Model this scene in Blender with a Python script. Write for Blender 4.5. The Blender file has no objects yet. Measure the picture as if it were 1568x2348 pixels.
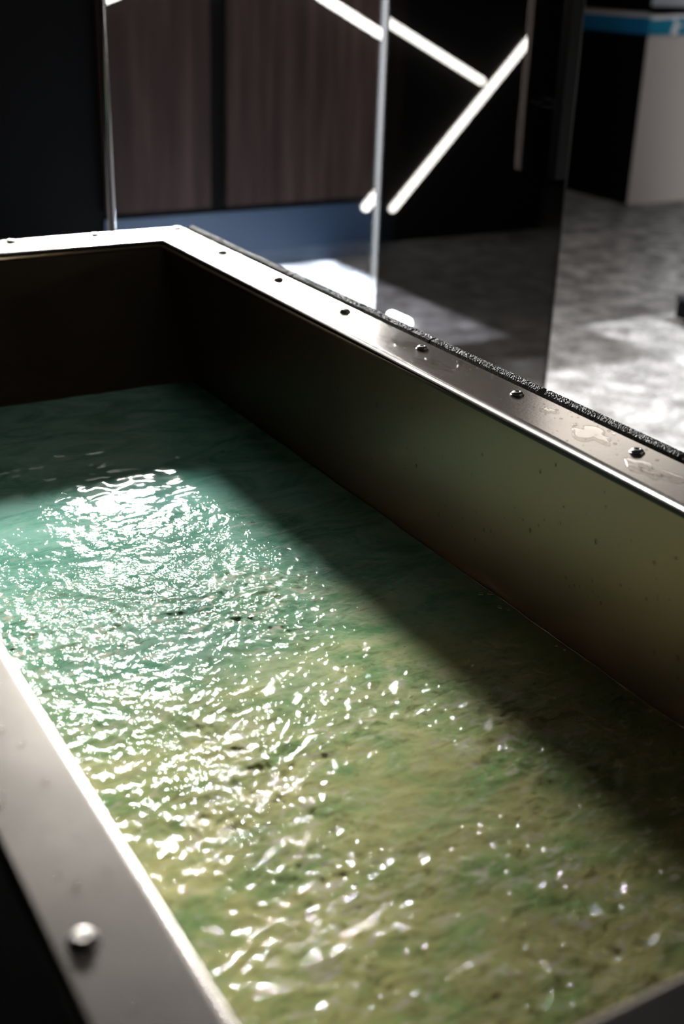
import bpy, bmesh, math, random
import numpy as np
from mathutils import Matrix, Vector

random.seed(7)
rng = np.random.default_rng(11)
SC = bpy.context.scene
COL = SC.collection

# ------------------------------------------------------------------ camera
cam_d = bpy.data.cameras.new('camera')
cam = bpy.data.objects.new('camera', cam_d)
COL.objects.link(cam)
right = Vector((0.86598068, -0.49906857, 0.03174926))
up = Vector((0.17963786, 0.36970108, 0.91162018))
back = Vector((-0.46669872, -0.7837421, 0.4098056))
M3 = Matrix((right, up, back)).transposed()
cam.matrix_world = Matrix.Translation((0, 0, 1.5)) @ M3.to_4x4()
cam_d.sensor_fit = 'VERTICAL'
cam_d.sensor_height = 36.0
cam_d.sensor_width = 24.04
cam_d.lens = 2811.03 / 2348 * 36.0
cam_d.clip_start = 0.02
cam_d.dof.use_dof = True
cam_d.dof.focus_distance = 1.62
cam_d.dof.aperture_fstop = 3.2
SC.camera = cam

# ------------------------------------------------------------------ world, exposure, big lights
world = bpy.data.worlds.new('world')
SC.world = world
world.use_nodes = True
world.node_tree.nodes['Background'].inputs[0].default_value = (0.02, 0.02, 0.022, 1)
world.node_tree.nodes['Background'].inputs[1].default_value = 0.1
SC.view_settings.view_transform = 'Standard'
SC.view_settings.look = 'None'
SC.view_settings.gamma = 1.0
SC.view_settings.use_curve_mapping = False
SC.view_settings.exposure = 0.0
SC.cycles.max_bounces = 10
SC.cycles.transparent_max_bounces = 12
SC.cycles.glossy_bounces = 5
SC.cycles.sample_clamp_indirect = 6.0
SC.cycles.caustics_reflective = True

L_FLOOD = 2500.0      # the flood panel on the back wall
L_BAR = 330.0        # added unseen bar beside it, for rim glare and sparkle
L_TUBE = 22.0        # zigzag tubes on the dark wall
L_CEIL = 24.0        # added unseen ceiling tube, lifts the shadowed water
L_PANEL = 3.2        # added unseen ceiling panel, evens out the right rim
COOL_W = 6500.0       # added cool downlight, brightens the floor by the wood panels
SPOT_W = 1300.0       # added downlights making the bright pools on the speckled floor


def spot(name, loc, half, watts, tgt):
    d = bpy.data.lights.new(name, 'SPOT')
    d.energy = watts
    d.color = (1.0, 0.985, 0.97)
    d.use_square = True
    d.spot_size = 2 * math.atan(half / loc[2])
    d.spot_blend = 0.03
    d.shadow_soft_size = 0.02
    o = bpy.data.objects.new(name, d)
    COL.objects.link(o)
    o.location = loc
    return o


DOWN = [((3.30, 2.50), 1.20, 1.20), ((4.90, 2.95), 1.15, 1.25), ((2.58, 4.99), 0.74, 0.80)]   # centre, half sizes of the lit squares on the floor
for k, ((dx, dy), hx, hy) in enumerate(DOWN):
    dl = spot('added_downlight_lamp', (dx, dy, 2.76), 1.0, COOL_W if k == 2 else SPOT_W, None)
    if k == 2:
        dl.data.color = (0.80, 0.87, 1.0)
    dl.data.use_square = False
    dl.data.spot_size = math.radians(96)
    dl.data.shadow_soft_size = 0.003
wash = spot('added_wall_wash', (1.95, 2.36, 2.70), 1.0, 1250.0, None)  # added spot with no fitting, brightens the grey wall
wash.data.use_square = False
wash.data.spot_size = math.radians(52)
wash.data.spot_blend = 0.4
wash.rotation_euler = (Vector((6.4, 6.5, 0.75)) - Vector((1.95, 2.36, 2.70))).to_track_quat('-Z', 'Y').to_euler()


# ------------------------------------------------------------------ materials
def new_mat(name):
    m = bpy.data.materials.new(name)
    m.use_nodes = True
    nt = m.node_tree
    nt.nodes.clear()
    out = nt.nodes.new('ShaderNodeOutputMaterial')
    return m, nt, out


def N(nt, kind, **kw):
    n = nt.nodes.new(kind)
    for k, v in kw.items():
        setattr(n, k, v)
    return n


def pbr(name, col, rough=0.5, metal=0.0, spec=0.5):
    m, nt, out = new_mat(name)
    b = N(nt, 'ShaderNodeBsdfPrincipled')
    b.inputs['Base Color'].default_value = (*col, 1)
    b.inputs['Roughness'].default_value = rough
    b.inputs['Metallic'].default_value = metal
    b.inputs['Specular IOR Level'].default_value = spec
    nt.links.new(b.outputs[0], out.inputs[0])
    return m


def noise(nt, scale, detail=4, rough=0.55, stretch=None):
    tc = N(nt, 'ShaderNodeTexCoord')
    mp = N(nt, 'ShaderNodeMapping')
    if stretch:
        mp.inputs['Scale'].default_value = stretch
    nz = N(nt, 'ShaderNodeTexNoise')
    nz.inputs['Scale'].default_value = scale
    nz.inputs['Detail'].default_value = detail
    nz.inputs['Roughness'].default_value = rough
    nt.links.new(tc.outputs['Object'], mp.inputs[0])
    nt.links.new(mp.outputs[0], nz.inputs['Vector'])
    return nz


def ramp(nt, src, stops):
    r = N(nt, 'ShaderNodeValToRGB')
    e = r.color_ramp.elements
    while len(e) < len(stops):
        e.new(0.5)
    for i, (p, c) in enumerate(stops):
        e[i].position = p
        e[i].color = (*c, 1) if len(c) == 3 else c
    nt.links.new(src, r.inputs[0])
    return r


def steel(name, col, rough, stretch=(1, 1, 1), var=0.06):
    m, nt, out = new_mat(name)
    b = N(nt, 'ShaderNodeBsdfPrincipled')
    b.inputs['Base Color'].default_value = (*col, 1)
    b.inputs['Metallic'].default_value = 1.0
    nz = noise(nt, 9, 5, 0.6, stretch)
    mr = N(nt, 'ShaderNodeMapRange')
    mr.inputs['To Min'].default_value = rough - var
    mr.inputs['To Max'].default_value = rough + var
    nt.links.new(nz.outputs[0], mr.inputs[0])
    nt.links.new(mr.outputs[0], b.inputs['Roughness'])
    nz2 = noise(nt, 260, 2, 0.5, stretch)
    bp = N(nt, 'ShaderNodeBump')
    bp.inputs['Strength'].default_value = 0.05
    bp.inputs['Distance'].default_value = 0.001
    nt.links.new(nz2.outputs[0], bp.inputs['Height'])
    nt.links.new(bp.outputs[0], b.inputs['Normal'])
    nt.links.new(b.outputs[0], out.inputs[0])
    return m


def emit(name, col, strength):
    m, nt, out = new_mat(name)
    e = N(nt, 'ShaderNodeEmission')
    e.inputs[0].default_value = (*col, 1)
    e.inputs[1].default_value = strength
    nt.links.new(e.outputs[0], out.inputs[0])
    return m


def schlick(nt, f0, top, normal=None):
    # reflectance that is the same from both sides of a surface
    lw = N(nt, 'ShaderNodeLayerWeight')
    lw.inputs[0].default_value = 0.5
    if normal is not None:
        nt.links.new(normal, lw.inputs['Normal'])
    pw = N(nt, 'ShaderNodeMath', operation='POWER')
    pw.inputs[1].default_value = 5.0
    nt.links.new(lw.outputs['Facing'], pw.inputs[0])
    ma = N(nt, 'ShaderNodeMath', operation='MULTIPLY_ADD')
    ma.inputs[1].default_value = top - f0
    ma.inputs[2].default_value = f0
    nt.links.new(pw.outputs[0], ma.inputs[0])
    return ma.outputs[0]


def glass(name, tint, refl, rough=0.0):
    m, nt, out = new_mat(name)
    t = N(nt, 'ShaderNodeBsdfTransparent')
    t.inputs[0].default_value = (*tint, 1)
    g = N(nt, 'ShaderNodeBsdfGlossy')
    g.inputs['Roughness'].default_value = rough
    mx = N(nt, 'ShaderNodeMixShader')
    nt.links.new(schlick(nt, refl, 1.0), mx.inputs[0])
    nt.links.new(t.outputs[0], mx.inputs[1])
    nt.links.new(g.outputs[0], mx.inputs[2])
    nt.links.new(mx.outputs[0], out.inputs[0])
    return m


M_STEEL_RIM = steel('brushed_steel_rim', (0.40, 0.372, 0.345), 0.215, var=0.03)
M_STEEL_IN = steel('brushed_steel_wall', (0.26, 0.207, 0.148), 0.38, (1, 1, 0.15), 0.03)
M_BOLT = pbr('bolt_steel', (0.45, 0.43, 0.41), 0.42, 1.0)
M_SKIRT = pbr('black_cladding', (0.012, 0.011, 0.011), 0.55)
M_BLACK = pbr('black_paint', (0.0018, 0.0018, 0.0019), 0.7, spec=0.05)
M_BLACKMETAL = pbr('black_metal', (0.008, 0.008, 0.009), 0.5, spec=0.2)
M_LITFACE = pbr('painted_lit_face', (0.85, 0.80, 0.79), 0.45)  # lamp light on the black handle's left face put into its colour
M_DARKWALL = pbr('charcoal_wall', (0.008, 0.0075, 0.0075), 0.8, spec=0.03)
M_CEIL = pbr('charcoal_ceiling', (0.008, 0.0075, 0.007), 0.8, spec=0.03)
M_CHAN = pbr('aluminium_channel', (0.3, 0.3, 0.3), 0.4, 1.0)
M_TUBE = emit('tube_light', (1.0, 0.96, 0.90), L_TUBE)
M_CEILTUBE = emit('added_ceiling_tube_light', (1.0, 0.96, 0.93), L_CEIL)
M_PANEL = emit('added_panel_light', (1.0, 0.93, 0.86), L_PANEL)
M_FLOOD = emit('flood_light', (1.0, 0.965, 0.91), L_FLOOD)
M_BAR = emit('added_bar_light', (1.0, 0.965, 0.91), L_BAR)
M_FLOORTUBE = emit('floor_tube_light', (0.70, 0.84, 1.0), 380.0)
M_GLASS_A = glass('clear_glass', (0.95, 0.965, 0.975), 0.11)
M_GLASS_B = glass('smoked_glass', (0.28, 0.265, 0.255), 0.11)
M_TEAL = pbr('teal_paint', (0.008, 0.18, 0.29), 0.5)
M_WHITE = pbr('white_paint', (0.62, 0.63, 0.66), 0.5)
M_PALEBLUE = pbr('pale_blue_paint', (0.30, 0.32, 0.36), 0.5)
M_GREYWALL = pbr('grey_wall_paint', (0.42, 0.385, 0.37), 0.75)


def mat_edge():
    m, nt, out = new_mat('ground_glass_edge')
    d = N(nt, 'ShaderNodeBsdfDiffuse')
    d.inputs[0].default_value = (0.36, 0.355, 0.355, 1)
    tl = N(nt, 'ShaderNodeBsdfTranslucent')
    tl.inputs[0].default_value = (0.36, 0.39, 0.43, 1)
    a = N(nt, 'ShaderNodeMixShader')
    a.inputs[0].default_value = 0.5
    nt.links.new(d.outputs[0], a.inputs[1])
    nt.links.new(tl.outputs[0], a.inputs[2])
    t = N(nt, 'ShaderNodeBsdfTransparent')
    b = N(nt, 'ShaderNodeMixShader')
    b.inputs[0].default_value = 0.28
    nt.links.new(t.outputs[0], b.inputs[1])
    nt.links.new(a.outputs[0], b.inputs[2])
    nt.links.new(b.outputs[0], out.inputs[0])
    return m


M_EDGE = mat_edge()


def mat_wood():
    m, nt, out = new_mat('dark_wood')
    b = N(nt, 'ShaderNodeBsdfPrincipled')
    nz = noise(nt, 5, 6, 0.6, (3.0, 3.0, 0.18))
    r = ramp(nt, nz.outputs[0], [(0.3, (0.017, 0.010, 0.008)), (0.55, (0.036, 0.020, 0.017)), (0.75, (0.062, 0.036, 0.032))])
    nt.links.new(r.outputs[0], b.inputs['Base Color'])
    b.inputs['Roughness'].default_value = 0.6
    b.inputs['Specular IOR Level'].default_value = 0.1
    nt.links.new(b.outputs[0], out.inputs[0])
    return m


M_WOOD = mat_wood()


def mat_floor():
    m, nt, out = new_mat('speckled_floor')
    b = N(nt, 'ShaderNodeBsdfPrincipled')
    nz = noise(nt, 7.5, 5, 0.62)
    nz2 = noise(nt, 60, 3, 0.6)
    mx = N(nt, 'ShaderNodeMix', data_type='FLOAT')
    mx.inputs[0].default_value = 0.35
    nt.links.new(nz.outputs[0], mx.inputs[2])
    nt.links.new(nz2.outputs[0], mx.inputs[3])
    r = ramp(nt, mx.outputs[0], [(0.40, (0.045, 0.044, 0.045)), (0.5, (0.115, 0.115, 0.117)), (0.59, (0.225, 0.225, 0.23))])
    nt.links.new(r.outputs[0], b.inputs['Base Color'])
    b.inputs['Roughness'].default_value = 0.75
    nt.links.new(b.outputs[0], out.inputs[0])
    return m


M_FLOOR = mat_floor()


def mat_foam():
    m, nt, out = new_mat('black_foam')
    b = N(nt, 'ShaderNodeBsdfPrincipled')
    nz = noise(nt, 700, 2, 0.6)
    r = ramp(nt, nz.outputs[0], [(0.4, (0.012, 0.012, 0.012)), (0.7, (0.07, 0.066, 0.062))])
    nt.links.new(r.outputs[0], b.inputs['Base Color'])
    b.inputs['Roughness'].default_value = 0.6
    nt.links.new(b.outputs[0], out.inputs[0])
    return m


M_FOAM = mat_foam()


def mat_clear_water():
    m, nt, out = new_mat('clear_water')
    t = N(nt, 'ShaderNodeBsdfTransparent')
    t.inputs[0].default_value = (1, 0.99, 0.98, 1)
    g = N(nt, 'ShaderNodeBsdfGlossy')
    g.inputs['Roughness'].default_value = 0.06
    mx = N(nt, 'ShaderNodeMixShader')
    nt.links.new(schlick(nt, 0.03, 0.9), mx.inputs[0])
    nt.links.new(t.outputs[0], mx.inputs[1])
    nt.links.new(g.outputs[0], mx.inputs[2])
    nt.links.new(mx.outputs[0], out.inputs[0])
    return m


M_CLEAR = mat_clear_water()


def mat_bath():
    # cloudy bath water: teal towards the far end, olive towards the near end
    m, nt, out = new_mat('cloudy_bath_water')
    tc = N(nt, 'ShaderNodeTexCoord')
    sep = N(nt, 'ShaderNodeSeparateXYZ')
    nt.links.new(tc.outputs['Object'], sep.inputs[0])
    nz = noise(nt, 4.0, 4, 0.6)
    mul = N(nt, 'ShaderNodeMath', operation='MULTIPLY_ADD')
    mul.inputs[1].default_value = 0.55
    nt.links.new(nz.outputs[0], mul.inputs[0])
    nt.links.new(sep.outputs['Y'], mul.inputs[2])
    mr = N(nt, 'ShaderNodeMapRange')
    mr.inputs['From Min'].default_value = 0.95
    mr.inputs['From Max'].default_value = 1.85
    nt.links.new(mul.outputs[0], mr.inputs[0])
    r = ramp(nt, mr.outputs[0], [(0.0, (0.68, 0.64, 0.27)), (0.38, (0.66, 0.72, 0.37)), (0.62, (0.34, 0.60, 0.46)), (1.0, (0.27, 0.55, 0.47))])
    # darker green streaks: shade of the wave troughs put into the tint
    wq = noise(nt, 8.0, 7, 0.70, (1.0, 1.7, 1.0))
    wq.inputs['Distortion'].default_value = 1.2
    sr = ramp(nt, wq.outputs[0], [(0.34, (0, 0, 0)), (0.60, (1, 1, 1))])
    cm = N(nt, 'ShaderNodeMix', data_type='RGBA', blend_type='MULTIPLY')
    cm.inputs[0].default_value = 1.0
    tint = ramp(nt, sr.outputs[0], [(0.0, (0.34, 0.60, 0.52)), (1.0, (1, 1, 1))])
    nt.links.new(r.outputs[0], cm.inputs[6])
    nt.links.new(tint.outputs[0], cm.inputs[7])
    fk = noise(nt, 62.0, 4, 0.6, (0.62, 1.5, 1.0))  # pale flecks put dim reflections into the tint; dark flecks between them
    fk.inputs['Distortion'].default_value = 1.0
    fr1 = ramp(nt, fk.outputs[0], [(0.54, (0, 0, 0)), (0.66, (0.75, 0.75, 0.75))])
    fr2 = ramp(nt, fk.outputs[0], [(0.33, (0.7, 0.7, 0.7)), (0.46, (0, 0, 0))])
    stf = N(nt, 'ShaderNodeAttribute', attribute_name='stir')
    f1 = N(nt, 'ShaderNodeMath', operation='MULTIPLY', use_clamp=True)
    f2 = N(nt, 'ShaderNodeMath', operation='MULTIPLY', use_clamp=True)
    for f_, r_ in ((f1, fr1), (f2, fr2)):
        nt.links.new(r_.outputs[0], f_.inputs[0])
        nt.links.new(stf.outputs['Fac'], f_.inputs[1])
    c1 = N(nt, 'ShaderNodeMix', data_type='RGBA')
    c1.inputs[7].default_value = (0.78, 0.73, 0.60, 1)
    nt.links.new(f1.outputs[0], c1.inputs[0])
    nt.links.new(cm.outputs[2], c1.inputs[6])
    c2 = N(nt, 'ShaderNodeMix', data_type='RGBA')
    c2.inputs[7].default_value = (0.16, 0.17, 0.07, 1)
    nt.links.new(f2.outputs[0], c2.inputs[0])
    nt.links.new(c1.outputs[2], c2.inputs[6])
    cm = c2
    # the cloud scatters from within the water: its shading follows the ripples only weakly
    geo = N(nt, 'ShaderNodeNewGeometry')
    vm = N(nt, 'ShaderNodeVectorMath', operation='MULTIPLY_ADD')
    vm.inputs[1].default_value = (0.45, 0.45, 0.45)
    vm.inputs[2].default_value = (0, 0, 0.55)
    nt.links.new(geo.outputs['Normal'], vm.inputs[0])
    nv = N(nt, 'ShaderNodeVectorMath', operation='NORMALIZE')
    nt.links.new(vm.outputs[0], nv.inputs[0])
    d = N(nt, 'ShaderNodeBsdfDiffuse')
    nt.links.new(cm.outputs[2], d.inputs[0])
    nt.links.new(nv.outputs[0], d.inputs['Normal'])
    t = N(nt, 'ShaderNodeBsdfTransparent')
    t.inputs[0].default_value = (0.35, 0.6, 0.45, 1)
    mx = N(nt, 'ShaderNodeMixShader')
    # light fall-off put into the water: clearer, so darker, towards the near right corner
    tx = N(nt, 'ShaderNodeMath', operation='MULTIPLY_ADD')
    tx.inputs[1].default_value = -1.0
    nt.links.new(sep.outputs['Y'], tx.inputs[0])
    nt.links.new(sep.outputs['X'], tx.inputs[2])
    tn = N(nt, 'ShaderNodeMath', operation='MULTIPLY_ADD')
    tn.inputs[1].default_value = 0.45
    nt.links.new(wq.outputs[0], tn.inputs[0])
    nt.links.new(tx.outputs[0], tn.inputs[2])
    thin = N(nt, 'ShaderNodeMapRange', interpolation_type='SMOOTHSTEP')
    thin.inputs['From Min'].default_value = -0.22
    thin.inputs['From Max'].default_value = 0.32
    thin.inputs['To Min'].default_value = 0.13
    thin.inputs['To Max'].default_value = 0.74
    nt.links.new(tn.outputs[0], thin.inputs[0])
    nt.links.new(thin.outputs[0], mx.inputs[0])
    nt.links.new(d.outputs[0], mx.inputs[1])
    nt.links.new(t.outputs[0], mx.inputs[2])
    stir = N(nt, 'ShaderNodeAttribute', attribute_name='stir')
    hsum = None
    for sc_, amp, dist in ((58, 0.0034, 0.8), (125, 0.0017, 0.6), (290, 0.0005, 0.4)):
        n_ = noise(nt, sc_, 2, 0.5, (1, 0.85, 1))
        n_.inputs['Distortion'].default_value = dist
        k_ = N(nt, 'ShaderNodeMath', operation='MULTIPLY_ADD')
        k_.inputs[1].default_value = amp
        k_.inputs[2].default_value = 0.0
        nt.links.new(n_.outputs[0], k_.inputs[0])
        if hsum is not None:
            nt.links.new(hsum, k_.inputs[2])
        hsum = k_.outputs[0]
    hm = N(nt, 'ShaderNodeMath', operation='MULTIPLY')
    nt.links.new(hsum, hm.inputs[0])
    nt.links.new(stir.outputs['Fac'], hm.inputs[1])
    bp = N(nt, 'ShaderNodeBump')
    bp.inputs['Strength'].default_value = 1.0
    bp.inputs['Distance'].default_value = 1.0
    nt.links.new(hm.outputs[0], bp.inputs['Height'])
    g = N(nt, 'ShaderNodeBsdfGlossy')
    g.inputs['Roughness'].default_value = 0.045
    nt.links.new(bp.outputs[0], g.inputs['Normal'])
    fin = N(nt, 'ShaderNodeMixShader')
    nt.links.new(schlick(nt, 0.02, 1.0, bp.outputs[0]), fin.inputs[0])
    nt.links.new(mx.outputs[0], fin.inputs[1])
    nt.links.new(g.outputs[0], fin.inputs[2])
    nt.links.new(fin.outputs[0], out.inputs[0])
    return m


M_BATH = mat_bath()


# ------------------------------------------------------------------ mesh helpers
def obj(name, bm, mat, parent=None, smooth=False, bevel=0.0):
    me = bpy.data.meshes.new(name)
    bmesh.ops.recalc_face_normals(bm, faces=bm.faces)
    if bevel:
        bmesh.ops.bevel(bm, geom=bm.edges[:], offset=bevel, segments=2, affect='EDGES', profile=0.6)
    bm.to_mesh(me)
    bm.free()
    if smooth:
        for p in me.polygons:
            p.use_smooth = True
    me.materials.append(mat)
    o = bpy.data.objects.new(name, me)
    COL.objects.link(o)
    if parent:
        o.parent = parent
    return o


def add_box(bm, lo, hi):
    v = [bm.verts.new((x, y, z)) for x in (lo[0], hi[0]) for y in (lo[1], hi[1]) for z in (lo[2], hi[2])]
    for f in ((0, 1, 3, 2), (4, 6, 7, 5), (0, 4, 5, 1), (2, 3, 7, 6), (0, 2, 6, 4), (1, 5, 7, 3)):
        bm.faces.new([v[i] for i in f])


def box(name, lo, hi, mat, parent=None, bevel=0.0):
    bm = bmesh.new()
    add_box(bm, lo, hi)
    return obj(name, bm, mat, parent, bevel=bevel)


def add_tube(bm, a, b, r, seg=12, round_end=True):
    a, b = Vector(a), Vector(b)
    d = (b - a).normalized()
    q = d.to_track_quat('Z', 'Y')
    prof = [(-r, 0.0)] if round_end else [(0.0, 0.0)]
    L = (b - a).length
    if round_end:
        prof = [(-r * math.cos(t), r * math.sin(t)) for t in (0.35, 0.8, 1.2)] + [(0, r), (L, r)] + [(L + r * math.sin(t), r * math.cos(t)) for t in (0.4, 0.8, 1.2)]
    else:
        prof = [(0, r), (L, r)]
    rings = []
    for z, rr in prof:
        rings.append([bm.verts.new(a + q @ Vector((rr * math.cos(2 * math.pi * k / seg), rr * math.sin(2 * math.pi * k / seg), z))) for k in range(seg)])
    for r0, r1 in zip(rings, rings[1:]):
        for k in range(seg):
            bm.faces.new((r0[k], r0[(k + 1) % seg], r1[(k + 1) % seg], r1[k]))
    bm.faces.new(list(reversed(rings[0])))
    bm.faces.new(rings[-1])


def empty(name, loc=(0, 0, 0), label=None, cat=None, group=None):
    o = bpy.data.objects.new(name, None)
    COL.objects.link(o)
    o.location = loc
    tag(o, label, cat, group)
    return o


def tag(o, label=None, cat=None, group=None, kind=None):
    if label:
        o['label'] = label
    if cat:
        o['category'] = cat
    if group:
        o['group'] = group
    if kind:
        o['kind'] = kind
    return o


def structure(o, label=None):
    o['kind'] = 'structure'
    if label:
        o['label'] = label
    return o


# ------------------------------------------------------------------ the room
structure(box('floor', (-1.8, -1.1, -0.1), (9.5, 9.5, 0.0), M_FLOOR), 'grey speckled floor beyond the tub')
structure(box('ceiling', (-1.8, -1.1, 2.8), (9.5, 9.5, 2.9), M_CEIL), 'dark ceiling')
structure(box('wall_left', (-1.8, -1.1, 0), (-1.7, 9.5, 2.8), M_BLACK), 'black wall on the left')
structure(box('wall_near', (-1.7, -1.1, 0), (9.5, -0.9, 2.8), M_DARKWALL), 'charcoal wall carrying zigzag light tubes')
structure(box('wall_front', (-1.7, 2.6, 0), (0.22, 2.72, 2.8), M_BLACK), 'plain black wall left of the open doorway beside the clear glass pane')
# wall of dark wood panels behind the glass
wb = structure(box('wall_back', (-1.7, 5.84, 0), (4.80, 5.95, 2.8), M_BLACK), 'back wall of dark wood panels behind the glass')
for k, (x0, x1) in enumerate(((2.06, 2.615), (2.705, 3.74))):
    p = box('wood_panel', (x0, 5.79, 0.335), (x1, 5.838, 2.78), M_WOOD, wb, bevel=0.004)
box('skirting_board', (2.06, 5.82, 0.0), (3.74, 5.838, 0.30), pbr('slate_skirting', (0.022, 0.045, 0.085), 0.5), wb)
structure(box('wall_return', (4.70, 5.96, 0), (4.80, 9.5, 2.8), M_BLACK), 'black return wall')

# grey wall at the right with its dark side, teal band and rails
wr = structure(box('wall_right', (6.15, 6.55, 0), (9.5, 9.5, 2.8), M_GREYWALL), 'grey wall corner with a teal band')
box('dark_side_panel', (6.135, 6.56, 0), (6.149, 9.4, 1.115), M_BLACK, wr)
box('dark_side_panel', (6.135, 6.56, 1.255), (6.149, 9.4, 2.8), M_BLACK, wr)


def band(z0, z1, mat, name, t=0.012):
    bm = bmesh.new()
    add_box(bm, (6.15 - t, 6.55 - t, z0), (9.4, 6.549, z1))
    obj(name, bm, mat, wr)
    return bm


band(1.118, 1.222, M_TEAL, 'teal_band')
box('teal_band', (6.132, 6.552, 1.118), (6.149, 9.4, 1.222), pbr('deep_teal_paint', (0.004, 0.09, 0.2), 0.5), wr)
band(1.246, 1.292, M_BLACK, 'black_rail', 0.02)
band(1.292, 1.60, M_PALEBLUE, 'pale_upper_panel', 0.008)
# white wave line on the band
bm = bmesh.new()
n = 40
for k in range(n):
    xa, xb = 6.14 + 1.6 * k / n, 6.14 + 1.6 * (k + 1) / n
    za = 1.222 + 0.008 * math.sin(xa * 9)
    zb = 1.222 + 0.008 * math.sin(xb * 9)
    v = [bm.verts.new(q) for q in ((xa, 6.536, za - .006), (xb, 6.536, zb - .006), (xb, 6.536, zb + .018), (xa, 6.536, za + .018), (xa, 6.548, za - .006), (xb, 6.548, zb - .006), (xb, 6.548, zb + .018), (xa, 6.548, za + .018))]
    for f in ((0, 1, 2, 3), (4, 7, 6, 5), (0, 4, 5, 1), (3, 2, 6, 7)):
        bm.faces.new([v[i] for i in f])
obj('white_wave_line', bm, M_WHITE, wr)
# pale mark across the teal band
bm = bmesh.new()
pts = [(6.335, 1.118), (6.385, 1.118), (6.385, 1.150), (6.375, 1.165), (6.43, 1.170), (6.43, 1.182), (6.375, 1.186), (6.37, 1.222), (6.345, 1.222), (6.352, 1.175), (6.335, 1.155)]
f0 = [bm.verts.new((x, 6.534, z)) for x, z in pts]
f1 = [bm.verts.new((x, 6.5385, z)) for x, z in pts]
bm.faces.new(f0)
bm.faces.new(list(reversed(f1)))
for k in range(len(pts)):
    j = (k + 1) % len(pts)
    bm.faces.new((f0[k], f1[k], f1[j], f0[j]))
obj('white_mark', bm, M_WHITE, wr)

# ------------------------------------------------------------------ glass front
wa = empty('window_1', (1.615, 2.6, 0))
structure(wa, 'clear glass pane in front of the dark wood panels')
wa.rotation_euler = (0, 0, math.radians(1.05))
box('pane', (-0.685, -0.005, 0.0), (-0.006, 0.005, 2.75), M_GLASS_A, wa)
box('glass_edge', (-0.005, -0.006, 0.0), (0.008, 0.006, 2.75), M_EDGE, wa)
bm = bmesh.new()
add_tube(bm, (-0.690, -0.012, 0.0), (-0.690, -0.012, 2.75), 0.0085, 20, False)
obj('edge_channel', bm, pbr('polished_channel', (0.42, 0.41, 0.43), 0.22, 1.0), wa, smooth=True)

wd = empty('door_1', (2.2, 2.6, 0))
structure(wd, 'smoked glass door with a black square pull handle')
box('pane', (-0.572, -0.005, 0.008), (0.003, 0.005, 2.75), M_GLASS_B, wd)
box('glass_edge', (0.0035, -0.005, 0.008), (0.009, 0.005, 2.75), pbr('dark_glass_edge', (0.02, 0.02, 0.02), 0.3), wd)
hd = empty('door_handle', (-0.085, 0, 0))
hd.parent = wd
for sy in (-1, 1):
    yc = 0.072 * sy
    b = box('handle_bar', (-0.017, yc - 0.015, 1.005), (0.017, yc + 0.015, 1.95), M_BLACKMETAL, hd, bevel=0.002)
    if sy > 0:
        b.data.materials.append(M_LITFACE)
        for p in b.data.polygons:
            if p.normal.x < -0.9:
                p.material_index = 1
for z in (1.185, 1.79):
    bm = bmesh.new()
    add_tube(bm, (0, -0.060, z), (0, 0.060, z), 0.011, 14, False)
    obj('standoff', bm, M_BLACKMETAL, hd, smooth=True)


# ------------------------------------------------------------------ light fittings
def tube_lamp(name, a, b, r, mat, nrm, label, group):
    a, b, nrm = Vector(a), Vector(b), Vector(nrm)
    o = empty(name, a, label, 'light', group)
    bm = bmesh.new()
    add_tube(bm, (0, 0, 0), b - a, r, 14)
    obj('diffuser', bm, mat, o, smooth=True)
    # slim channel behind the diffuser
    d = (b - a)
    L = d.length
    d.normalize()
    s = d.cross(nrm).normalized()
    bm = bmesh.new()
    add_box(bm, (0, -r * 0.6, -0.018), (L, r * 0.6, -r * 0.8))
    mm = Matrix((d, s, nrm)).transposed().to_4x4()
    bm.transform(mm)
    obj('channel', bm, M_CHAN, o)
    return o


ZIG = 'zigzag tubes on the charcoal wall'
yw = -0.86
zz = [((2.29, 1.284), (3.02, 1.545), 'light tube whose lower end is mirrored at the top left of the glass'),
      ((3.08, 1.546), (4.44, 0.893), 'long light tube sloping down to meet the steep tube, mirrored in both panes'),
      ((4.761, 1.121), (3.873, 0.205), 'steep light tube reaching lowest, mirrored across the smoked glass door')]
for k, (a, b, lab) in enumerate(zz):
    tube_lamp('light_tube', (a[0], yw, a[1]), (b[0], yw, b[1]), 0.021, M_TUBE, (0, 1, 0), lab, ZIG)
tube_lamp('added_ceiling_tube', (1.15, 2.40, 2.75), (1.75, 2.50, 2.75), 0.020, M_CEILTUBE, (0, 0, 1), 'added unseen light tube under the dark ceiling just in front of the smoked glass door', None)
for k, ((dx, dy), hx, hy) in enumerate(DOWN):  # added fixtures; their plates cut the light into squares on the floor
    o = empty('added_downlight', (dx, dy, 2.8), ('added square black downlight under the ceiling just beyond the tub', 'added square black downlight under the ceiling nearer the grey wall', 'added square black downlight under the ceiling by the dark wood panels')[k], 'light', 'added square downlights')
    ax, ay, zp, w = hx * 0.2 / 2.76, hy * 0.2 / 2.76, -0.24, 0.30
    bm = bmesh.new()
    add_box(bm, (-w, -w, zp), (-ax, w, zp + .004))
    add_box(bm, (ax, -w, zp), (w, w, zp + .004))
    add_box(bm, (-ax, -w, zp), (ax, -ay, zp + .004))
    add_box(bm, (-ax, ay, zp), (ax, w, zp + .004))
    obj('aperture_plate', bm, M_BLACK, o)
    bm = bmesh.new()
    for a_, b_ in (((-w - .006, -w), (-w, w)), ((w, -w), (w + .006, w)), ((-w - .006, -w - .006), (w + .006, -w)), ((-w - .006, w), (w + .006, w + .006))):
        add_box(bm, (a_[0], a_[1], zp), (b_[0], b_[1], 0.0))
    obj('housing', bm, M_BLACKMETAL, o)
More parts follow.
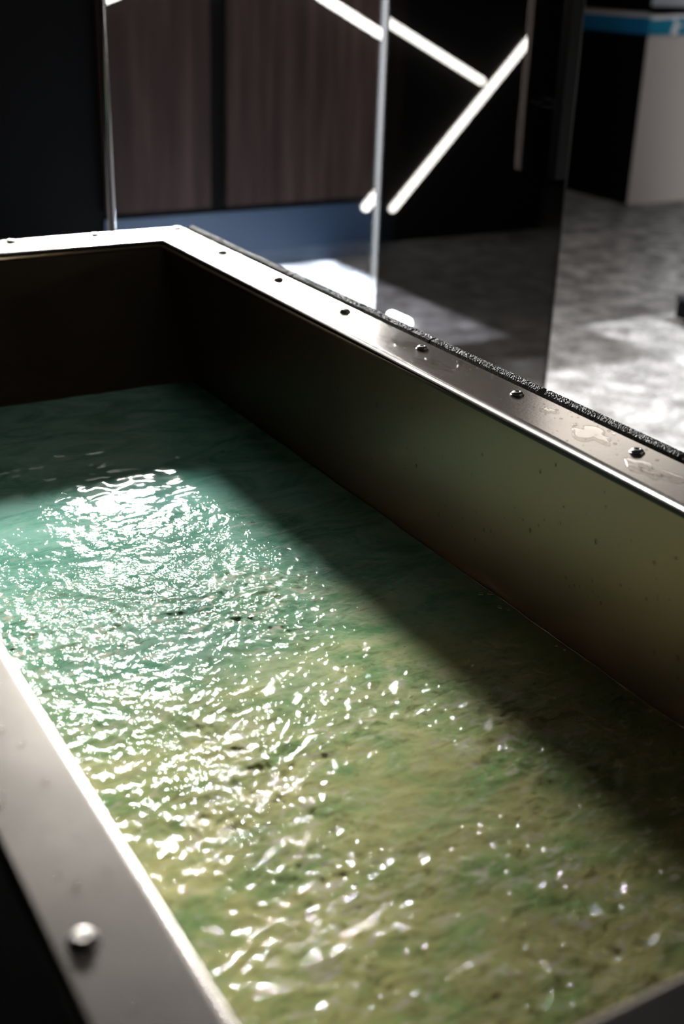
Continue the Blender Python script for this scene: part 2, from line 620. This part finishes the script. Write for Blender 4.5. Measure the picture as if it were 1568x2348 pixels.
# a wide dim panel added out of view to light the right rim evenly
o = empty('added_ceiling_panel', (4.1, 5.0, 2.8), 'added unseen wide softly glowing ceiling panel above the speckled floor beyond the glass', 'light')
box('lens', (-1.35, -0.80, -0.030), (1.35, 0.80, -0.022), M_PANEL, o)
bm = bmesh.new()
add_box(bm, (-1.40, -0.85, -0.034), (-1.352, 0.85, 0.0))
add_box(bm, (1.352, -0.85, -0.034), (1.40, 0.85, 0.0))
add_box(bm, (-1.352, -0.85, -0.034), (1.352, -0.802, 0.0))
add_box(bm, (-1.352, 0.802, -0.034), (1.352, 0.85, 0.0))
obj('frame', bm, M_BLACKMETAL, o)


def flood(name, x0, x1, z0, z1, y, mat, label, group=None):
    o = empty(name, ((x0 + x1) / 2, y, (z0 + z1) / 2), label, 'light', group)
    hx, hz = (x1 - x0) / 2, (z1 - z0) / 2
    box('lens', (-hx, -0.036, -hz), (hx, -0.030, hz), mat, o)
    bm = bmesh.new()
    add_box(bm, (-hx - .012, -0.06, -hz - .012), (-hx - .001, 0.0, hz + .012))
    add_box(bm, (hx + .001, -0.06, -hz - .012), (hx + .012, 0.0, hz + .012))
    add_box(bm, (-hx - .001, -0.06, hz + .001), (hx + .001, 0.0, hz + .012))
    add_box(bm, (-hx - .001, -0.06, -hz - .012), (hx + .001, 0.0, -hz - .001))
    add_box(bm, (-hx - .001, -0.028, -hz - .001), (hx + .001, 0.0, hz + .001))
    obj('housing', bm, M_BLACKMETAL, o)
    return o


fl = flood('flood_light', 1.80, 2.25, 2.25, 2.50, 5.66, M_FLOOD, 'bright flood panel on an arm high on the dark wood wall')
fl.rotation_euler = (0, 0, math.radians(-22))
box('added_barn_door', (0.240, -0.44, -0.17), (0.245, -0.002, 0.17), M_BLACK, fl)  # added shutter, keeps the flood off the speckled floor at the right
box('arm', (-0.02, 0.001, -0.02), (0.02, 0.14, 0.02), M_BLACKMETAL, fl)
flood('added_bar_light', 2.70, 3.50, 2.02, 2.12, 5.787, M_BAR, 'added unseen light bar high on the dark wood wall')

o = empty('floor_tube', (2.98, 4.62, 0.0), 'short white light tube lying on the floor behind the smoked glass door', 'light')
bm = bmesh.new()
add_tube(bm, (0, 0, 0.024), (0.0, -0.13, 0.024), 0.02, 14)
obj('diffuser', bm, M_FLOORTUBE, o, smooth=True)
box('base', (-0.02, -0.13, 0.0), (0.02, -0.01, 0.003), M_CHAN, o)

# black case on the floor at the right edge
o = empty('equipment_case', (4.41, 3.88, 0), 'black case standing on the speckled floor at the right edge', 'case')
box('body', (-0.20, -0.22, 0.02), (0.30, 0.20, 0.10), M_BLACK, o, bevel=0.012)
box('lid', (-0.205, -0.225, 0.102), (0.305, 0.205, 0.125), M_BLACKMETAL, o, bevel=0.008)
for sx in (-0.15, 0.25):
    for sy in (-0.17, 0.15):
        bm = bmesh.new()
        add_tube(bm, (sx, sy, 0.0), (sx, sy, 0.022), 0.02, 12, False)
        obj('foot', bm, M_BLACKMETAL, o)

# ------------------------------------------------------------------ the tub
X0, X1, Y0, Y1, ZR = 0.2035, 0.894, 0.3435, 2.214, 1.0
WL, WR, WF, WN = 0.0725, 0.088, 0.108, 0.095
tub = empty('plunge_tub', (0.55, 1.25, 0.0), 'long rectangular steel plunge tub with a flat bolted rim and black outer cladding', 'tub')
T = Matrix.Translation((-0.55, -1.25, 0.0))


def ring(bm, l, r, n, f, z, sub=1):
    return [bm.verts.new((X0 - l, Y0 - n, z)), bm.verts.new((X1 + r, Y0 - n, z)), bm.verts.new((X1 + r, Y1 + f, z)), bm.verts.new((X0 - l, Y1 + f, z))]


def bridge(bm, a, b):
    n = len(a)
    for k in range(n):
        bm.faces.new((a[k], a[(k + 1) % n], b[(k + 1) % n], b[k]))


R = 0.009
bm = bmesh.new()
rings = [ring(bm, 0, 0, 0, 0, ZR - R - 0.004)]
for k in range(7):
    t = math.pi / 2 * k / 6
    o_ = R - R * math.cos(t)
    rings.append(ring(bm, o_, o_, o_, o_, ZR - R + R * math.sin(t)))
rings.append(ring(bm, R + .001, R + .001, R + .001, R + .001, ZR))
rings.append(ring(bm, WL - .004, WR - .004, WN - .004, WF - .004, ZR))
rings.append(ring(bm, WL - .001, WR - .001, WN - .001, WF - .001, ZR - .001))
rings.append(ring(bm, WL, WR, WN, WF, ZR - .004))
rings.append(ring(bm, WL, WR, WN, WF, ZR - .010))
for a, b in zip(rings, rings[1:]):
    bridge(bm, a, b)
bm.transform(T)
rim = obj('rim', bm, M_STEEL_RIM, tub)
for p in rim.data.polygons:
    if p.normal.z < 0.995 and p.area < 0.02:
        p.use_smooth = True
rim['label'] = 'flat steel rim with a rounded inner edge'

# basin walls: upright sides, sloping far end
bm = bmesh.new()
ztop, zb = ZR - R - 0.004, 0.35
lv = []
for k in range(9):
    t = k / 8
    z = ztop + (zb - ztop) * t
    dep = ZR - z
    lv.append([bm.verts.new((X0, Y0 + 0.10 * dep, z)), bm.verts.new((X1 - 0.004 * dep, Y0 + 0.10 * dep, z)),
               bm.verts.new((X1 - 0.004 * dep, Y1 - 0.58 * dep, z)), bm.verts.new((X0, Y1 - 0.58 * dep, z))])
for a, b in zip(lv, lv[1:]):
    bridge(bm, a, b)
bm.faces.new(lv[-1])
bm.transform(T)
basin = obj('basin', bm, M_STEEL_IN, tub)
basin['label'] = 'olive-grey steel inner walls'

# outer cladding, one panel per side
for lo, hi in (((X0 - WL + .004, Y0 - WN + .02, 0), (X0 - WL + .024, Y1 + WF - .02, ZR - .0105)),
               ((X1 + WR - .024, Y0 - WN + .02, 0), (X1 + WR - .004, Y1 + WF - .02, ZR - .0105)),
               ((X0 - WL + .025, Y0 - WN + .004, 0), (X1 + WR - .025, Y0 - WN + .019, ZR - .0105)),
               ((X0 - WL + .025, Y1 + WF - .019, 0), (X1 + WR - .025, Y1 + WF - .004, ZR - .0105))):
    bm = bmesh.new()
    add_box(bm, lo, hi)
    bm.transform(T)
    obj('cladding_panel', bm, M_SKIRT, tub)


# bolts
def bolt_mesh():
    bm = bmesh.new()
    seg = 20
    prof = [(0.0092, 0.0), (0.0092, 0.0009), (0.0074, 0.0010), (0.0076, 0.0020), (0.0072, 0.0034), (0.0058, 0.0046), (0.0040, 0.0051), (0.0032, 0.0051), (0.0029, 0.0026)]
    rr = []
    for r, z in prof:
        rr.append([bm.verts.new((r * math.cos(2 * math.pi * k / seg), r * math.sin(2 * math.pi * k / seg), z)) for k in range(seg)])
    for a, b in zip(rr, rr[1:]):
        bridge(bm, a, b)
    bm.faces.new(list(reversed(rr[0])))
    bm.faces.new(rr[-1])
    return bm


b0 = obj('bolt', bolt_mesh(), M_BOLT, tub, smooth=True)
spots = [(0.9545, y) for y in (2.067, 1.841, 1.6155, 1.3965, 1.175, 0.9515, 0.727)] + [(0.962, 2.300), (0.790, 2.2975), (0.626, 2.297), (0.462, 2.297)] + [(0.15, y) for y in (0.516, 0.741, 0.966)]
for k, (x, y) in enumerate(spots):
    b = b0 if k == 0 else b0.copy()
    if k:
        COL.objects.link(b)
    b.location = (x - 0.55, y - 1.25, ZR)
    b.rotation_euler = (0, 0, random.uniform(0, 6))

# grainy foam strip along the outer right edge, in lengths
for y0, y1 in ((0.42, 0.912), (0.918, 1.160), (1.172, 1.42), (1.424, 1.85), (1.854, 2.30)):
    bm = bmesh.new()
    ny = int((y1 - y0) / 0.0012)
    prof = [(0.9835, -0.014), (0.9835, -0.002), (0.9848, 0.0022), (0.9895, 0.0042), (0.9950, 0.0045), (0.9995, 0.0025), (1.001, -0.014)]
    fine = []
    for (xa, za), (xb, zb_) in zip(prof, prof[1:]):
        m_ = max(1, int(math.hypot(xb - xa, zb_ - za) / 0.0012))
        fine += [(xa + (xb - xa) * q / m_, za + (zb_ - za) * q / m_) for q in range(m_)]
    prof = fine + [prof[-1]]
    gr = []
    for j in range(ny + 1):
        y = y0 + (y1 - y0) * j / ny
        gr.append([bm.verts.new((x + (rng.uniform(0, .0006) if i > 6 else 0), y, ZR + z + rng.uniform(-.0007, .0007))) for i, (x, z) in enumerate(prof)])
    for a, b in zip(gr, gr[1:]):
        for i in range(len(prof) - 1):
            bm.faces.new((a[i], a[i + 1], b[i + 1], b[i]))
    bm.faces.new(gr[0])
    bm.faces.new(gr[-1])
    bm.transform(T)
    s = obj('edge_strip', bm, M_FOAM, tub)
    s['label'] = 'grainy black foam strip along the outer edge of the rim'


# ------------------------------------------------------------------ bath water
def perlin(x, y, seed):
    r = np.random.default_rng(seed)
    perm = r.permutation(1024)
    ang = r.uniform(0, 2 * np.pi, 1024)
    gx, gy = np.cos(ang), np.sin(ang)
    xi, yi = np.floor(x).astype(int), np.floor(y).astype(int)
    xf, yf = x - xi, y - yi
    u, v = xf ** 3 * (xf * (xf * 6 - 15) + 10), yf ** 3 * (yf * (yf * 6 - 15) + 10)

    def g(ix, iy, fx, fy):
        h = perm[(perm[ix & 1023] + iy) & 1023]
        return gx[h] * fx + gy[h] * fy
    a = g(xi, yi, xf, yf) * (1 - u) + g(xi + 1, yi, xf - 1, yf) * u
    b = g(xi, yi + 1, xf, yf - 1) * (1 - u) + g(xi + 1, yi + 1, xf - 1, yf - 1) * u
    return a * (1 - v) + b * v


def sstep(a, b, x):
    t = np.clip((x - a) / (b - a), 0, 1)
    return t * t * (3 - 2 * t)


ZW = 0.76
nx, ny = 420, 1060
xs = np.linspace(X0 + 0.002, X1 - 0.003, nx)
ys = np.linspace(Y0 + 0.026, Y1 - 0.58 * 0.24 - 0.002, ny)
GX, GY = np.meshgrid(xs, ys, indexing='xy')
wx = GX + 0.035 * perlin(GX * 5, GY * 5, 1) + 0.012 * perlin(GX * 14, GY * 14, 2)
wy = GY + 0.035 * perlin(GX * 5, GY * 5, 3) + 0.012 * perlin(GX * 14, GY * 14, 4)
calm_far = 1 - sstep(1.25, 1.72, GY)
calm_right = 1 - sstep(0.68, 0.88, GX + 0.06 * perlin(GX * 4, GY * 4, 9) - 0.10 * (1.0 - GY))
patch = 0.55 + 0.9 * perlin(GX * 6, GY * 6, 17)
act = np.clip(calm_far * (0.15 + 0.25 * (1 - sstep(0.9, 1.4, GY)) * (1 - sstep(0.80, 0.88, GX)) + 0.80 * calm_right), 0, 1) * np.clip(patch + 0.3, 0.15, 1.2)
H = 0.0035 * perlin(wx * 9, wy * 9, 21) * (0.35 + 0.65 * calm_far)
H += act * (0.0026 * perlin(wx * 34, wy * 30, 22) + 0.0017 * perlin(wx * 72, wy * 66, 23) + 0.0008 * perlin(wx * 130, wy * 120, 24) + 0.0002 * perlin(wx * 230, wy * 220, 25))
H += 0.70 * (0.0016 * perlin(wx * 22, wy * 30, 31) + 0.0007 * perlin(wx * 45, wy * 60, 32))
V = np.stack([GX, GY, ZW + H], -1).reshape(-1, 3)
idx = np.arange(nx * ny).reshape(ny, nx)
F = np.stack([idx[:-1, :-1], idx[:-1, 1:], idx[1:, 1:], idx[1:, :-1]], -1).reshape(-1, 4)
# short sides so the body of water has thickness
border = np.concatenate([idx[0, :], idx[1:, -1], idx[-1, -2::-1], idx[-2:0:-1, 0]])
base = len(V)
LB = V[border].copy()
LB[:, 2] = ZW - 0.05
LB[:, 1] = np.clip(LB[:, 1], Y0 + 0.032, Y1 - 0.58 * 0.29 - 0.004)
V = np.concatenate([V, LB])
nb = len(border)
k = np.arange(nb)
F2 = np.stack([border[(k + 1) % nb], border, base + k, base + (k + 1) % nb], -1)
F = np.concatenate([F, F2])
me = bpy.data.meshes.new('bath_water')
me.vertices.add(len(V))
me.vertices.foreach_set('co', V.astype(np.float32).ravel())
me.loops.add(F.size)
me.loops.foreach_set('vertex_index', F.astype(np.int32).ravel())
me.polygons.add(len(F))
me.polygons.foreach_set('loop_start', np.arange(0, F.size, 4, dtype=np.int32))
me.polygons.foreach_set('use_smooth', np.ones(len(F), dtype=bool))
me.update()
me.validate()
at = me.attributes.new('stir', 'FLOAT', 'POINT')
at.data.foreach_set('value', np.concatenate([act.ravel(), np.zeros(nb)]).astype(np.float32))
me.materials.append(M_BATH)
water = bpy.data.objects.new('bath_water', me)
COL.objects.link(water)
tag(water, 'rippling teal and olive water filling the steel tub', 'water', kind='stuff')


# ------------------------------------------------------------------ puddles and droplets
def puddle(name, cx, cy, rx, ry, seed, label, h=0.0018):
    r = random.Random(seed)
    n = 56
    ph = [r.uniform(0, 6.28) for _ in range(6)]
    am = [0.22, 0.2, 0.16, 0.12, 0.09, 0.06]
    out = []
    for k in range(n):
        t = 2 * math.pi * k / n
        s = 1 + sum(am[i] * math.sin((i + 2) * t + ph[i]) for i in range(6))
        s = max(0.25, s)
        out.append((math.cos(t) * rx * s, math.sin(t) * ry * s))
    bm = bmesh.new()
    rr = []
    for f, z in ((1.0, 0.00004), (0.975, h * 0.55), (0.93, h * 0.92), (0.86, h), (0.5, h * 0.97)):
        ring_ = []
        for x, y in out:
            L = math.hypot(x, y)
            g = f if f < 0.8 else 1 - (1 - f) * min(rx, ry) * 1.6 / max(L, 1e-5)
            px = min(max(x * g + cx, X1 + R * 0.4), X1 + WR - 0.002)
            ring_.append(bm.verts.new((px - cx, y * g, z)))
        rr.append(ring_)
    for a, b in zip(rr, rr[1:]):
        bridge(bm, a, b)
    bm.faces.new(rr[-1])
    o = obj(name, bm, M_CLEAR, None, smooth=True)
    o.location = (cx, cy, ZR)
    tag(o, label, 'puddle', 'puddles on the tub rim')
    return o


PUD = [(0.944, 0.800, 0.018, 0.050, 3, 'broad wavy puddle on the rim nearest the right edge of the photo'),
       (0.930, 0.905, 0.016, 0.034, 5, 'wavy puddle just in front of the rim bolt nearest the right edge'),
       (0.945, 1.020, 0.017, 0.032, 8, 'large rounded puddle on the rim between the two bolts nearest the right edge'),
       (0.953, 1.110, 0.007, 0.010, 12, 'small round puddle alone on the drier part of the rim'),
       (0.962, 1.300, 0.010, 0.022, 21, 'thin puddle on the rim by the foam strip, beyond the gap in the strip'),
       (0.930, 1.330, 0.014, 0.034, 25, 'ragged puddle on the rim along its inner rounded edge'),
       (0.942, 1.425, 0.019, 0.036, 30, 'puddle surrounding a bolt on the rim where the glare fades'),
       (0.950, 1.560, 0.015, 0.024, 37, 'pale puddle on the brightly glaring part of the rim')]
for k, a in enumerate(PUD):
    puddle('rim_puddle', *a)


def drops(name, pts, label, nrm='z'):
    bm = bmesh.new()
    for (x, y, z, r) in pts:
        seg = 8
        rr = []
        sx, sy = r * random.uniform(.8, 1.3), r * random.uniform(.8, 1.3)
        for f, hh in ((1.0, 0.0), (0.93, 0.32), (0.62, 0.58)):
            rg = []
            for q in range(seg):
                a, b = sx * f * math.cos(2 * math.pi * q / seg), sy * f * math.sin(2 * math.pi * q / seg)
                rg.append(bm.verts.new((x + a, y + b, z + hh * r) if nrm == 'z' else (x - hh * r, y + a, z + b * 1.25)))
            rr.append(rg)
        for a, b in zip(rr, rr[1:]):
            bridge(bm, a, b)
        bm.faces.new(rr[-1])
        bm.faces.new(rr[0])
    o = obj(name, bm, M_CLEAR, None, smooth=True)
    tag(o, label, 'droplets', kind='stuff')
    return o


pts = []
for _ in range(110):
    y = random.choice([random.uniform(0.62, 1.6), random.gauss(0.99, 0.06), random.gauss(1.25, 0.08)])
    pts.append((random.uniform(0.905, 0.980), y, ZR + 0.00002, random.choice([0.0007, 0.001, 0.0014, 0.002])))
for _ in range(26):
    pts.append((random.uniform(0.140, 0.195), random.uniform(0.45, 0.95), ZR + 0.00002, random.choice([0.0012, 0.002, 0.003])))
drops('rim_droplets', pts, 'scattered clear droplets on the steel rim')
pts = []
for _ in range(320):
    z = random.uniform(0.775, 0.975)
    y = random.uniform(0.6, 1.95)
    pts.append((X1 - 0.004 * (ZR - z) - 0.00003, y, z, abs(random.gauss(0, 0.0009)) + 0.0004))
drops('wall_droplets', pts, 'tiny droplets clinging to the inner steel wall above the water', 'x')

# bubbles riding on the water beside the right wall
pts = []
hb = H.reshape(ny, nx)
for _ in range(46):
    x, y = random.uniform(0.62, 0.885), random.uniform(0.70, 1.75)
    if random.random() < 0.5:
        x = X1 - random.uniform(0.008, 0.02)
    i_ = min(nx - 1, max(0, int((x - xs[0]) / (xs[1] - xs[0]))))
    j_ = min(ny - 1, max(0, int((y - ys[0]) / (ys[1] - ys[0]))))
    pts.append((x, y, ZW + float(hb[j_, i_]) + 0.0002, random.choice([0.0012, 0.0018, 0.0026, 0.0036])))
bb = drops('bubbles', pts, 'small clear bubbles riding on the dark water beside the right wall')
del bb['category']
bb.parent = water
